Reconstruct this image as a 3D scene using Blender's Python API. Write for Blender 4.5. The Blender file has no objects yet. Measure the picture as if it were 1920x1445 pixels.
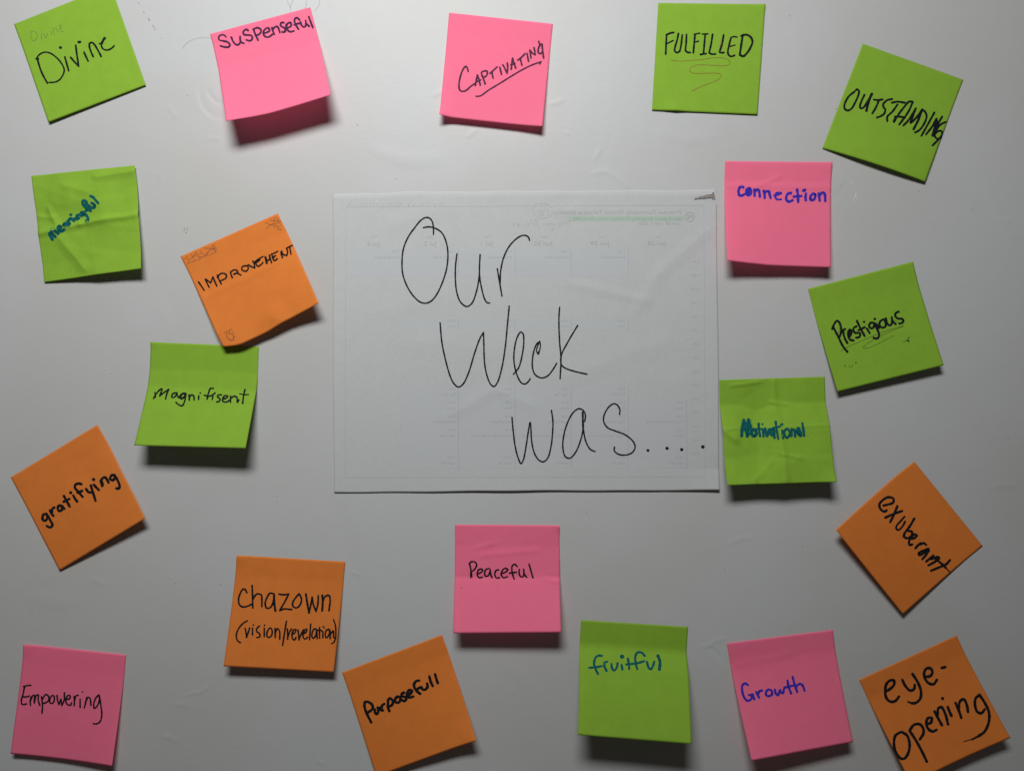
import bpy, math, random
import numpy as np
from mathutils import Vector

# ------------------------------------------------------------------ units
# The board is a plane at y = 0 facing the camera (-Y).  Layout coordinates are
# "board units" (bu): 1 bu = 0.386 mm on the board, x to the right, y downwards,
# height above the board = l.
S = 0.000386
CX, CY = 960.0, 722.5
CAM = 1500.0                       # camera distance in bu (0.579 m)

def world(p):
    p = np.asarray(p, float)
    out = np.empty_like(p)
    out[..., 0] = (p[..., 0] - CX) * S
    out[..., 1] = -p[..., 2] * S
    out[..., 2] = (CY - p[..., 1]) * S
    return out

scene = bpy.context.scene

# ------------------------------------------------------------------ camera
cam = bpy.data.cameras.new('camera')
cam_o = bpy.data.objects.new('camera', cam)
scene.collection.objects.link(cam_o)
cam_o.location = (0, -CAM * S, 0)
cam_o.rotation_euler = (math.radians(90), 0, 0)
cam.sensor_width = 36
cam.lens = 36 * CAM / 1920
cam.clip_start = 0.01
cam.clip_end = 50
scene.camera = cam_o

# ------------------------------------------------------------------ world and lamp
w = bpy.data.worlds.new('World')
scene.world = w
w.use_nodes = True
bg = w.node_tree.nodes['Background']
bg.inputs['Color'].default_value = (1.0, 0.93, 0.86, 1)
bg.inputs['Strength'].default_value = 0.036

lamp = bpy.data.lights.new('ceiling_lamp', 'AREA')
lamp.energy = 5.3
lamp.color = (0.965, 0.995, 1.0)
lamp.shape = 'ELLIPSE'
lamp.size = 0.46
lamp.size_y = 0.22
lamp.spread = math.radians(122)
lamp_o = bpy.data.objects.new('ceiling_lamp', lamp)
scene.collection.objects.link(lamp_o)
lamp_o.location = (-0.11, -0.77, 0.64)
aim = Vector((-0.13, 0, 0.24)) - lamp_o.location
lamp_o.rotation_euler = aim.to_track_quat('-Z', 'Y').to_euler()

scene.view_settings.view_transform = 'Standard'
scene.view_settings.look = 'None'
scene.view_settings.exposure = 0
scene.view_settings.gamma = 1
scene.cycles.max_bounces = 8
scene.cycles.transmission_bounces = 6

# ------------------------------------------------------------------ materials
def new_mat(name):
    m = bpy.data.materials.new(name)
    m.use_nodes = True
    nt = m.node_tree
    for n in list(nt.nodes):
        nt.nodes.remove(n)
    return m, nt

def lk(nt, a, b):
    nt.links.new(a, b)

def noise(nt, scale, detail=4, rough=0.55, vec=None, stretch=None):
    tc = nt.nodes.new('ShaderNodeTexCoord')
    n = nt.nodes.new('ShaderNodeTexNoise')
    n.inputs['Scale'].default_value = scale
    n.inputs['Detail'].default_value = detail
    n.inputs['Roughness'].default_value = rough
    if stretch:
        mp = nt.nodes.new('ShaderNodeMapping')
        mp.inputs['Scale'].default_value = stretch
        lk(nt, tc.outputs['Object'], mp.inputs['Vector'])
        lk(nt, mp.outputs['Vector'], n.inputs['Vector'])
    else:
        lk(nt, tc.outputs['Object'], n.inputs['Vector'])
    return n

def ramp(nt, src, lo, hi, clo, chi):
    r = nt.nodes.new('ShaderNodeValToRGB')
    r.color_ramp.elements[0].position = lo
    r.color_ramp.elements[0].color = (*clo, 1)
    r.color_ramp.elements[1].position = hi
    r.color_ramp.elements[1].color = (*chi, 1)
    lk(nt, src, r.inputs['Fac'])
    return r

def paper_mat(name, col, transl, var=0.028, rough=0.8, spec=0.12, fibre=1500, bump=0.25, dist=0.00004, tcol=None):
    m, nt = new_mat(name)
    out = nt.nodes.new('ShaderNodeOutputMaterial')
    p = nt.nodes.new('ShaderNodeBsdfPrincipled')
    p.inputs['Roughness'].default_value = rough
    p.inputs['Specular IOR Level'].default_value = spec
    n1 = noise(nt, 90, 5, 0.6)
    lo = tuple(c * (1 - var) for c in col)
    hi = tuple(min(1, c * (1 + var)) for c in col)
    r = ramp(nt, n1.outputs['Fac'], 0.35, 0.65, lo, hi)
    n3 = noise(nt, 900, 3, 0.6)
    r3 = ramp(nt, n3.outputs['Fac'], 0.3, 0.7, (0.955,) * 3, (1.03,) * 3)
    mx = nt.nodes.new('ShaderNodeMix'); mx.data_type = 'RGBA'; mx.blend_type = 'MULTIPLY'
    mx.inputs[0].default_value = 1
    lk(nt, r.outputs['Color'], mx.inputs[6]); lk(nt, r3.outputs['Color'], mx.inputs[7])
    lk(nt, mx.outputs[2], p.inputs['Base Color'])
    n2 = noise(nt, fibre, 4, 0.65, stretch=(0.6, 1, 1.4))
    b = nt.nodes.new('ShaderNodeBump')
    b.inputs['Strength'].default_value = bump
    b.inputs['Distance'].default_value = dist
    lk(nt, n2.outputs['Fac'], b.inputs['Height'])
    lk(nt, b.outputs['Normal'], p.inputs['Normal'])
    t = nt.nodes.new('ShaderNodeBsdfTranslucent')
    t.inputs['Color'].default_value = (*(tcol or col), 1)
    ms = nt.nodes.new('ShaderNodeMixShader')
    ms.inputs['Fac'].default_value = transl
    lk(nt, p.outputs[0], ms.inputs[1]); lk(nt, t.outputs[0], ms.inputs[2])
    lk(nt, ms.outputs[0], out.inputs['Surface'])
    return m

def ink_mat(name, col, rough=0.75, var=0.35, spec=0.06):
    m, nt = new_mat(name)
    out = nt.nodes.new('ShaderNodeOutputMaterial')
    p = nt.nodes.new('ShaderNodeBsdfPrincipled')
    p.inputs['Roughness'].default_value = rough
    p.inputs['Specular IOR Level'].default_value = spec
    n1 = noise(nt, 600, 4, 0.7)
    r = ramp(nt, n1.outputs['Fac'], 0.3, 0.7, tuple(c * (1 - var) for c in col), tuple(c * (1 + var) for c in col))
    lk(nt, r.outputs['Color'], p.inputs['Base Color'])
    lk(nt, p.outputs[0], out.inputs['Surface'])
    return m

GREEN = paper_mat('green_note_paper', (0.218, 0.385, 0.033), 0.07, tcol=(0.30, 0.45, 0.03))
PINK = paper_mat('pink_note_paper', (0.99, 0.20, 0.33), 0.29, var=0.012, tcol=(1.0, 0.12, 0.23))
ORANGE = paper_mat('orange_note_paper', (0.69, 0.195, 0.036), 0.11, tcol=(0.85, 0.22, 0.05))
WHITE = paper_mat('white_copy_paper', (0.492, 0.490, 0.488), 0.09, var=0.012, rough=0.8, tcol=(0.5, 0.5, 0.5))
PAPERS = {'g': GREEN, 'p': PINK, 'o': ORANGE}

def board_mat():
    m, nt = new_mat('glossy_white_board')
    out = nt.nodes.new('ShaderNodeOutputMaterial')
    p = nt.nodes.new('ShaderNodeBsdfPrincipled')
    n1 = noise(nt, 5, 4, 0.5)
    r = ramp(nt, n1.outputs['Fac'], 0.35, 0.65, (0.428, 0.415, 0.398), (0.45, 0.45, 0.45))
    lk(nt, r.outputs['Color'], p.inputs['Base Color'])
    p.inputs['Roughness'].default_value = 0.44
    p.inputs['Specular IOR Level'].default_value = 0.2
    # orange-peel of the coated sheet plus slow waviness
    n2 = noise(nt, 330, 3, 0.55, stretch=(0.55, 1, 1.25))
    b2 = nt.nodes.new('ShaderNodeBump'); b2.inputs['Strength'].default_value = 0.8
    b2.inputs['Distance'].default_value = 0.00007
    lk(nt, n2.outputs['Fac'], b2.inputs['Height'])
    n3 = noise(nt, 28, 3, 0.5)
    b3 = nt.nodes.new('ShaderNodeBump'); b3.inputs['Strength'].default_value = 0.5
    b3.inputs['Distance'].default_value = 0.0006
    lk(nt, n3.outputs['Fac'], b3.inputs['Height'])
    lk(nt, b2.outputs['Normal'], b3.inputs['Normal'])
    lk(nt, b3.outputs['Normal'], p.inputs['Normal'])
    lk(nt, p.outputs[0], out.inputs['Surface'])
    return m
BOARD = board_mat()

INK = {
    'black': ink_mat('black_marker', (0.008, 0.009, 0.011)),
    'purple': ink_mat('faded_black_marker', (0.050, 0.018, 0.052)),
    'grey': ink_mat('grey_black_marker', (0.070, 0.020, 0.042)),
    'teal': ink_mat('teal_marker', (0.004, 0.085, 0.085)),
    'blue': ink_mat('blue_marker', (0.040, 0.024, 0.33)),
    'pencil': ink_mat('pencil_on_green', (0.12, 0.20, 0.05), var=0.2),
    'pencilo': ink_mat('pencil_on_orange', (0.17, 0.075, 0.045), var=0.3),
    'red': ink_mat('thin_red_pen', (0.20, 0.10, 0.03), var=0.2),
    'thin': ink_mat('thin_green_black_pen', (0.035, 0.085, 0.02), var=0.2),
    'main': ink_mat('blue_black_marker', (0.012, 0.013, 0.020)),
    'print': ink_mat('print_seen_through_paper', (0.345, 0.348, 0.36), 0.8, 0.03, 0.12),
    'prints': ink_mat('small_print_seen_through_paper', (0.365, 0.367, 0.385), 0.8, 0.03, 0.12),
    'printg': ink_mat('green_print_seen_through_paper', (0.26, 0.36, 0.27), 0.8, 0.03, 0.12),
    'hilite': ink_mat('highlighter_seen_through_paper', (0.385, 0.44, 0.385), 0.8, 0.03, 0.12),
    'line': ink_mat('blue_rule_seen_through_paper', (0.35, 0.36, 0.42), 0.8, 0.02, 0.12),
    'cell': ink_mat('blue_cell_seen_through_paper', (0.441, 0.445, 0.453), 0.8, 0.012, 0.12),
    'ghostpen': ink_mat('pencil_seen_through_paper', (0.395, 0.395, 0.40), 0.8, 0.05, 0.12),
    'speck': ink_mat('dirt_speck', (0.31, 0.28, 0.24), 0.8, 0.3, 0.2),
    'torn': ink_mat('torn_brown_fibre', (0.27, 0.245, 0.225), 0.9, 0.4, 0.1),
    'scratch': ink_mat('pale_scratch', (0.60, 0.61, 0.61), 0.5, 0.1, 0.4),
    'hair': ink_mat('brown_hair', (0.22, 0.17, 0.12), 0.5, 0.3, 0.4),
}

# ------------------------------------------------------------------ mesh helpers
def make_mesh(name, verts, faces, mat, parent=None, smooth=True):
    me = bpy.data.meshes.new(name)
    verts = np.asarray(verts, np.float32)
    faces = np.asarray(faces, np.int32)
    k = faces.shape[1]
    me.vertices.add(len(verts)); me.vertices.foreach_set('co', verts.ravel())
    me.loops.add(faces.size); me.loops.foreach_set('vertex_index', faces.ravel())
    me.polygons.add(len(faces))
    me.polygons.foreach_set('loop_start', np.arange(0, faces.size, k, dtype=np.int32))
    me.polygons.foreach_set('loop_total', np.full(len(faces), k, np.int32))
    me.update(calc_edges=True)
    if smooth:
        me.polygons.foreach_set('use_smooth', np.ones(len(faces), bool))
    me.materials.append(mat)
    o = bpy.data.objects.new(name, me)
    scene.collection.objects.link(o)
    if parent is not None:
        o.parent = parent
        o.location = -Vector(parent.location)
    return o

def tag(o, label=None, cat=None, group=None, kind=None):
    if label: o['label'] = label
    if cat: o['category'] = cat
    if group: o['group'] = group
    if kind: o['kind'] = kind
    return o

class Sheet:
    """A curved sheet of paper: grid G[j, i] -> (x, y, lift) in board units."""
    def __init__(self, corners, lifts, n=56, m=56, prof=((0, 0), (.18, 0), (1, 1)), mid=0.0, base=0.4, extra=None, seed=0, wob=0.3, power=1.25, bow=None):
        self.n, self.m = n, m
        u = np.linspace(0, 1, n)[None, :].repeat(m, 0)
        t = np.linspace(0, 1, m)[:, None].repeat(n, 1)
        self.u, self.t = u, t
        lt, rt, rb, lb = lifts
        k0, k1 = zip(*prof)
        tt = np.linspace(0, 1, 801)
        ff = np.interp(tt, k0, k1)
        if power != 1:
            ff = np.sign(ff) * np.abs(ff) ** power
        ker = np.hanning(25); ker /= ker.sum()
        ff = np.convolve(np.pad(ff, 12, mode='edge'), ker, 'valid')
        ff = (ff - ff[0]) / (ff[-1] - ff[0])
        f = np.interp(t, tt, ff)
        bot = lb * (1 - u) + rb * u + mid * 4 * u * (1 - u)
        top = lt * (1 - u) + rt * u
        rs = np.random.RandomState(seed + 11)
        wv = np.zeros_like(u)
        for _ in range(4):
            a, b2, c = rs.uniform(-5, 5), rs.uniform(-5, 5), rs.uniform(0, 6.28)
            wv += np.sin(a * u + b2 * t + c)
        lift = base + top * (1 - f) + bot * f + wob * (0.25 * wv + 0.9) * (0.15 + t)
        if extra is not None:
            lift = lift + extra(u, t)
        lift = np.maximum(lift, base * 0.6)
        # horizontal advance along the sheet shrinks where it rises
        side = 200.0
        dl = np.gradient(f, axis=0) * (m - 1) * np.maximum(0, bot) / side
        adv = np.sqrt(np.clip(1 - dl ** 2, 0.15, 1))
        h = np.concatenate([np.zeros((1, n)), np.cumsum((adv[1:] + adv[:-1]) / 2, 0)], 0)
        h /= h[-1:]
        B = []
        for (px, py), (jj, ii) in zip(corners, ((0, 0), (0, -1), (-1, -1), (-1, 0))):
            k = (CAM - lift[jj, ii]) / CAM
            B.append(np.array([CX + (px - CX) * k, CY + (py - CY) * k]))
        TL, TR, BR, BL = B
        U, H = u[..., None], h[..., None]
        P = (TL * (1 - U) + TR * U) * (1 - H) + (BL * (1 - U) + BR * U) * H
        if bow:
            bu, bp = zip(*bow)
            uu = np.linspace(0, 1, 201)
            bb = np.convolve(np.pad(np.interp(uu, bu, bp), 8, mode='edge'), np.ones(17) / 17, 'valid')
            dn = (BL + BR - TL - TR) / 2
            dn = dn / np.linalg.norm(dn)
            P = P + (np.interp(u, uu, bb) * t ** 3)[..., None] * dn
        self.G = np.concatenate([P, lift[..., None]], -1)
        self.c = [np.array(c, float) for c in corners]

    def proj(self, p):
        k = CAM / (CAM - p[..., 2:3])
        return np.array([CX, CY]) + (p[..., :2] - np.array([CX, CY])) * k

    def at(self, u, t):
        x = np.clip(u, 0, 1) * (self.n - 1); y = np.clip(t, 0, 1) * (self.m - 1)
        i = np.minimum(x.astype(int), self.n - 2); j = np.minimum(y.astype(int), self.m - 2)
        a = (x - i)[..., None]; b = (y - j)[..., None]
        G = self.G
        return (G[j, i] * (1 - a) + G[j, i + 1] * a) * (1 - b) + (G[j + 1, i] * (1 - a) + G[j + 1, i + 1] * a) * b

    def locate(self, q):
        """(u, t) on the sheet under the marks seen at q."""
        TL, TR, BR, BL = self.c
        u = np.full(len(q), .5); t = np.full(len(q), .5)
        e1 = (TR - TL + BR - BL) / 2; e2 = (BL - TL + BR - TR) / 2
        Ji = np.linalg.inv(np.array([e1, e2]).T)
        for _ in range(25):
            d = q - self.proj(self.at(u, t))
            s = d @ Ji.T
            u = np.clip(u + s[:, 0] * .9, 0.0, 1.0); t = np.clip(t + s[:, 1] * .9, 0.0, 1.0)
        return u, t

    def on(self, q, dz):
        u, t = self.locate(np.asarray(q, float))
        p = self.at(u, t)
        p[:, 2] += dz
        return p

    def build(self, name, mat, skip=None, thick=0.14):
        n, m = self.n, self.m
        V = world(self.G).reshape(-1, 3)
        idx = np.arange(n * m).reshape(m, n)
        F = np.stack([idx[:-1, :-1], idx[1:, :-1], idx[1:, 1:], idx[:-1, 1:]], -1).reshape(-1, 4)
        if skip is not None:
            F = F[~skip((self.u[:-1, :-1] + self.u[1:, 1:]) / 2, (self.t[:-1, :-1] + self.t[1:, 1:]) / 2).reshape(-1)]
        # cut edge of the sheet: a narrow band round the rim
        rim = np.concatenate([idx[0, :], idx[1:, -1], idx[-1, -2::-1], idx[-2:0:-1, 0]])
        R = V[rim].copy(); R[:, 1] += thick * S
        k = len(rim); a = np.arange(k); b = (a + 1) % k
        F2 = np.stack([rim[a], rim[b], n * m + b, n * m + a], -1)
        V = np.concatenate([V, R]); F = np.concatenate([F, F2])
        org = world(np.array([[*self.G[0, n // 2]]]))[0]
        o = make_mesh(name, V - org, F, mat)
        o.location = Vector(org)
        return o

def catmull(pts, step=1.2):
    P = np.asarray(pts, float)
    if len(P) == 1:
        P = np.array([P[0], P[0] + [0.6, 0.2]])
    if len(P) == 2:
        n = max(2, int(np.linalg.norm(P[1] - P[0]) / step) + 1)
        a = np.linspace(0, 1, n)[:, None]
        return P[0] * (1 - a) + P[1] * a
    Q = np.vstack([2 * P[0] - P[1], P, 2 * P[-1] - P[-2]])
    if np.allclose(P[0], P[-1]):
        Q[0] = P[-2]; Q[-1] = P[1]
    out = []
    for i in range(1, len(Q) - 2):
        p0, p1, p2, p3 = Q[i - 1], Q[i], Q[i + 1], Q[i + 2]
        d1 = max(np.linalg.norm(p1 - p0), 1e-3) ** .5; d2 = max(np.linalg.norm(p2 - p1), 1e-3) ** .5; d3 = max(np.linalg.norm(p3 - p2), 1e-3) ** .5
        m1 = (p2 - p1) + d2 * ((p1 - p0) / d1 - (p2 - p0) / (d1 + d2))
        m2 = (p2 - p1) + d2 * ((p3 - p2) / d3 - (p3 - p1) / (d2 + d3))
        n = max(2, int(np.linalg.norm(p2 - p1) / step) + 1)
        s = np.linspace(0, 1, n, endpoint=False)[:, None]
        out.append((2 * s**3 - 3 * s**2 + 1) * p1 + (s**3 - 2 * s**2 + s) * m1 + (-2 * s**3 + 3 * s**2) * p2 + (s**3 - s**2) * m2)
    out.append(P[-1:])
    return np.vstack(out)

def ribbon(line, wd, rs, taper=False):
    """flat stroke with round ends: vertices (2-D) and quads/tris as quads"""
    n = len(line)
    d = np.gradient(line, axis=0)
    L = np.linalg.norm(d, axis=1); L[L < 1e-6] = 1
    d = d / L[:, None]
    nn = np.stack([-d[:, 1], d[:, 0]], -1)
    ph = rs.uniform(0, 6.28, 3)
    s = np.arange(n)
    r = wd / 2 * (1 + 0.07 * np.sin(s * .35 + ph[0]) + 0.05 * np.sin(s * .9 + ph[1]))
    if taper:
        r = r * np.clip((n - s) / (n * taper), 0.15, 1)
    V = [line - nn * r[:, None], line + nn * r[:, None]]
    V = np.stack(V, 1).reshape(-1, 2)
    a = np.arange(n - 1) * 2
    F = [np.stack([a, a + 2, a + 3, a + 1], -1)]
    # round caps
    for e, sg in ((0, -1), (n - 1, 1)):
        c = line[e]; k0 = len(V)
        base = math.atan2(d[e, 1] * sg, d[e, 0] * sg)
        ang = np.linspace(-math.pi / 2, math.pi / 2, 9) + base
        arc = c + r[e] * np.stack([np.cos(ang), np.sin(ang)], -1)
        V = np.vstack([V, c[None], arc])
        i = np.arange(0, 8, 2)
        F.append(np.stack([np.full(4, k0), k0 + 1 + i, k0 + 2 + i, k0 + 3 + i], -1))
    return V, np.vstack(F)

def parse(txt):
    """'w: x,y x,y | x,y ...' -> [(width or None, pts)]"""
    out = []
    for part in txt.split('|'):
        part = part.strip()
        if not part: continue
        wd = None
        if ':' in part:
            a, part = part.split(':'); wd = float(a)
        out.append((wd, [tuple(float(v) for v in p.split(',')) for p in part.split()]))
    return out

WIDE = {'main': 1.2, 'black': 1.1, 'teal': 1.08, 'blue': 1.06, 'grey': 1.2, 'purple': 1.1, 'pencil': 1.2, 'pencilo': 1.15, 'red': 1.15, 'thin': 1.1}

def write(sheet, parent, name, ink, blocks, label=None, dz=0.16, seed=1, taper=0):
    """blocks: list of (ox, oy, scale, width, strokes)"""
    rs = np.random.RandomState(seed)
    VV, FF, k, c = [], [], 0, 0
    for ox, oy, sc, wd, txt in blocks:
        for w0, pts in parse(txt):
            P = np.array(pts) / sc + np.array([ox, oy])
            line = catmull(P)
            V, F = ribbon(line, (w0 or wd) / sc * WIDE.get(ink, 1.0), rs, taper)
            c += 1
            p = sheet.on(V, 0)
            p[:, 2] += dz + c * 0.0035
            VV.append(p); FF.append(F + k); k += len(V)
    V = np.vstack(VV); F = np.vstack(FF)
    V = world(V)
    # orient every face towards the viewer
    a, b, c3 = V[F[:, 0]], V[F[:, 1]], V[F[:, 2]]
    nrm = np.cross(b - a, c3 - a)
    flip = nrm[:, 1] > 0
    F[flip] = F[flip][:, ::-1]
    o = make_mesh(name, V, F, INK[ink], parent, smooth=False)
    if label: o['label'] = label
    if name.startswith(('printed', 'pencil_doodle', 'pen_doodle')): o['kind'] = 'stuff'
    return o

# ------------------------------------------------------------------ the board
# creases and dents: (points, half width, height)
DENTS = [
    ("374,160 375,178 379,195 387,208 401,217 418,221", 6, -0.45),
    ("368,168 370,190 378,208 392,222 410,230", 6, 0.22),
    ("389,168 395,180 404,190 418,195", 4, -0.6),
    ("315,199 324,213 336,222", 5, 0.5),
    ("385,262 400,259 412,262", 4, 0.5),
    ("815,180 828,170", 4, 0.8),
    ("878,256 887,248 890,244", 3, 0.9),
    ("1030,195 1042,193 1054,188", 4, 0.9),
    ("1126,280 1120,290 1116,298", 3, 0.9),
    ("1112,326 1136,322 1158,334 1180,354", 5, 0.7),
    ("1062,250 1066,250", 2.5, 0.9),
    ("1847,350 1868,390 1880,416 1898,440 1912,452", 7, 0.9),
    ("1866,410 1880,416 1894,412", 3.5, 0.9),
    ("1880,416 1886,430", 3, 0.8),
    ("343,1318 352,1305 375,1296 398,1281", 3.5, 1.0),
    ("346,1310 362,1303 380,1290", 3, -0.8),
    ("326,1321 345,1321 358,1325", 4, 0.6),
    ("305,1380 318,1382 330,1388", 4, 0.8),
    ("596,1425 606,1430", 4, 0.7),
    ("1316,1211 1329,1210 1338,1202 1356,1196", 3.5, 1.0),
    ("1329,1210 1342,1222 1356,1240", 4, -0.8),
    ("1366,1022 1378,1013 1392,1008 1410,1007", 5, 0.6),
    ("627,922 646,1000 665,1080 690,1190", 20, -1.0),
    ("662,1072 672,1076", 4, 0.6),
    ("290,326 300,330 304,345", 4, 0.5),
    ("1585,1290 1600,1310", 6, 0.4),
    ("170,1085 185,1090 196,1096", 6, 0.5),
    ("1860,914 1880,908 1905,912", 7, 0.7),
    ("60,1120 110,1128 150,1126", 14, 0.7),
    ("300,560 312,600 316,640", 12, 0.6),
    ("1660,600 1700,620 1760,640", 16, 0.7),
    ("1440,880 1500,950 1530,1040", 20, 1.0),
    ("700,280 760,300 830,296", 14, 0.7),
    ("1230,250 1290,262 1350,255", 12, 0.6),
    ("960,1250 1000,1290 1020,1350", 14, 0.7),
    ("1480,60 1500,100 1500,150", 14, 0.7),
]
def pts(s):
    return [tuple(float(v) for v in p.split(',')) for p in s.split()]

def build_board():
    xs = np.concatenate([np.arange(-900, -20, 60), np.arange(-20, 1941, 3.0), np.arange(1980, 2821, 60)])
    ys = np.concatenate([np.arange(-780, -20, 60), np.arange(-20, 1466, 3.0), np.arange(1500, 2221, 60)])
    X, Y = np.meshgrid(xs, ys)
    Z = np.zeros_like(X)
    for s, hw, amp in DENTS:
        line = catmull(pts(s), 3)
        x0, x1 = line[:, 0].min() - 3 * hw, line[:, 0].max() + 3 * hw
        y0, y1 = line[:, 1].min() - 3 * hw, line[:, 1].max() + 3 * hw
        jj = np.where((ys > y0) & (ys < y1))[0]; ii = np.where((xs > x0) & (xs < x1))[0]
        if len(jj) == 0 or len(ii) == 0: continue
        sl = np.ix_(jj, ii)
        d2 = np.full((len(jj), len(ii)), 1e9)
        fade = np.zeros_like(d2)
        for q, p in enumerate(line):
            dd = (X[sl] - p[0]) ** 2 + (Y[sl] - p[1]) ** 2
            better = dd < d2
            e = math.sin(math.pi * (q + .6) / (len(line) + .2)) ** .5
            fade[better] = e
            d2 = np.minimum(d2, dd)
        Z[sl] += amp * 1.0 * np.exp(-d2 / (2 * (hw * .6) ** 2)) * fade
    # never rise through the paper lying on it
    Z = np.where(Z > 0.28, 0.28 + 0.25 * np.tanh((Z - 0.28) * 2) * ((Y < 350) | (Y > 930) | (X < 610) | (X > 1360)), Z)
    V = world(np.stack([X, Y, Z], -1)).reshape(-1, 3)
    n, m = len(xs), len(ys)
    idx = np.arange(n * m).reshape(m, n)
    F = np.stack([idx[:-1, :-1], idx[1:, :-1], idx[1:, 1:], idx[:-1, 1:]], -1).reshape(-1, 4)
    rim = np.concatenate([idx[0, :], idx[1:, -1], idx[-1, -2::-1], idx[-2:0:-1, 0]])
    R = V[rim].copy(); R[:, 1] += 0.004
    k = len(rim); a = np.arange(k); b = (a + 1) % k
    F2 = np.stack([rim[a], rim[b], n * m + b, n * m + a], -1)
    o = make_mesh('white_board', np.concatenate([V, R]), np.concatenate([F, F2]), BOARD)
    tag(o, 'smooth white coated board behind all the notes, with small dents and scuffs', kind='structure')
    return o
board = build_board()

class Flat:
    """the bare board as a writing surface"""
    def on(self, q, dz):
        q = np.asarray(q, float)
        return np.column_stack([q, np.full(len(q), 0.5)])
FLAT = Flat()

def flecks():
    o = write(FLAT, board, 'specks', 'speck', [
        (200, 0, 4.174, 5, "4:248,22 254,30|7:290,95 294,102|10:328,148 336,160|7:362,200 370,212|5:376,226 380,231|5:630,744 632,747|5:428,300 430,303"),
        (330, 390, 5.161, 8, "83,200|107,210|92,232 100,238|6:75,215|6:105,188"),
        (1350, 1170, 5.254, 12, "1042,50 1044,58"),
        (1530, 70, 5.162, 8, "192,690"),
        (410, 1030, 6.02, 9, "20,392"),
        (0, 1000, 2.743, 4, "903,253|1133,262|3:585,700"),
        (600, 0, 2.743, 4, "192,642|3:390,918|3:1480,700"),
        (1240, 900, 2.651, 4, "316,443|3:1150,820|3:700,330"),
        (1540, 340, 5.053, 6, "922,92|1432,262|4:420,600"),
        (0, 0, 1, 1.2, "300,325|960,1300|1480,1180|1750,420|208,700|520,930|1890,820|1100,960|60,1150|1480,30"),
    ], seed=5)
    o['kind'] = 'stuff'
    write(FLAT, board, 'scratches', 'scratch', [
        (1540, 340, 5.053, 7, "330,110 310,170 280,232|5:290,0 284,40 270,60|3:240,120 180,210 120,300|3:345,130 300,260|3:230,0 140,80 100,130|3:180,60 130,130"),
    ], seed=6, taper=.6)
flecks()

# ------------------------------------------------------------------ hairs
def hair(name, lines, label):
    VV, FF, k = [], [], 0
    for s, lift in lines:
        P = catmull(np.array(pts(s)), 1.5)
        n = len(P)
        z = 0.9 + lift * np.sin(np.linspace(0, math.pi, n))
        P3 = world(np.column_stack([P, z]))
        tdir = np.gradient(P3, axis=0); tdir /= np.linalg.norm(tdir, axis=1)[:, None]
        up = np.array([0, -1.0, 0]); sd = np.cross(tdir, up); sd /= np.linalg.norm(sd, axis=1)[:, None] + 1e-9
        u2 = np.cross(sd, tdir)
        r = 0.000055
        ring = [P3 + r * (math.cos(a) * sd + math.sin(a) * u2) for a in (0, 2.094, 4.189)]
        V = np.stack(ring, 1).reshape(-1, 3)
        a = np.arange(n - 1) * 3
        for j in range(3):
            j2 = (j + 1) % 3
            FF.append(np.stack([a + j, a + j2, a + 3 + j2, a + 3 + j], -1) + k)
        VV.append(V); k += len(V)
    o = make_mesh(name, np.vstack(VV), np.vstack(FF), INK['hair'])
    return tag(o, label, 'hair', 'loose hairs stuck to the board')
hair('hair', [("546,26 544,14 549,2 552,-14 564,-30 572,-12 575,6 572,18", 1.0)], 'thin curly hair looped above the pink SUSPENSEFUL note')
hair('hair', [("538,-12 540,4 546,16", .6), ("598,-10 599,8 590,22", .6)], 'faint fine hair curls at the top edge beside the looped hair')
hair('hair', [("342,92 350,82 362,75 378,71 396,72", 1.0)], 'single pale curved hair left of the pink SUSPENSEFUL note')

# ------------------------------------------------------------------ sticky notes
def crumple(seed, nl, amp, win=None):
    rs = np.random.RandomState(seed)
    L = [(rs.uniform(0, 3.1416), rs.uniform(.1, .9), rs.uniform(.1, .9), rs.choice([-1, 1]) * rs.uniform(.4, 1)) for _ in range(nl)]
    def f(u, t):
        z = 0
        for a, cx, cy, k in L:
            d = (u - cx) * math.cos(a) + (t - cy) * math.sin(a)
            e = (u - cx) * -math.sin(a) + (t - cy) * math.cos(a)
            z = z + k * np.maximum(0, .22 - np.abs(d)) * np.exp(-(e / .35) ** 2)
        return z * amp
    return f
def folds(lines):
    """lines: (u0,t0,u1,t1,width,amp) soft ridges"""
    def f(u, t):
        z = 0
        for u0, t0, u1, t1, wd, am in lines:
            L = math.hypot(u1 - u0, t1 - t0); dx, dy = (u1 - u0) / L, (t1 - t0) / L
            s = (u - u0) * dx + (t - t0) * dy; d = (u - u0) * -dy + (t - t0) * dx
            e = np.clip(np.minimum(s, L - s) / .06 + .5, 0, 1)
            z = z + am * np.maximum(0, 1 - np.abs(d) / wd) ** 1.5 * e
        return z
    return f
def curl(uc, tc, r, am):
    return lambda u, t: am * np.maximum(0, 1 - np.hypot(u - uc, t - tc) / r) ** 1.6
def both(*fs):
    return lambda u, t: sum(f(u, t) for f in fs)

NOTES = []
def note(col, corners, lifts, label, hand, mid=0, doodles=(), **kw):
    NOTES.append((col, corners, lifts, label, hand, mid, doodles, kw))

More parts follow.
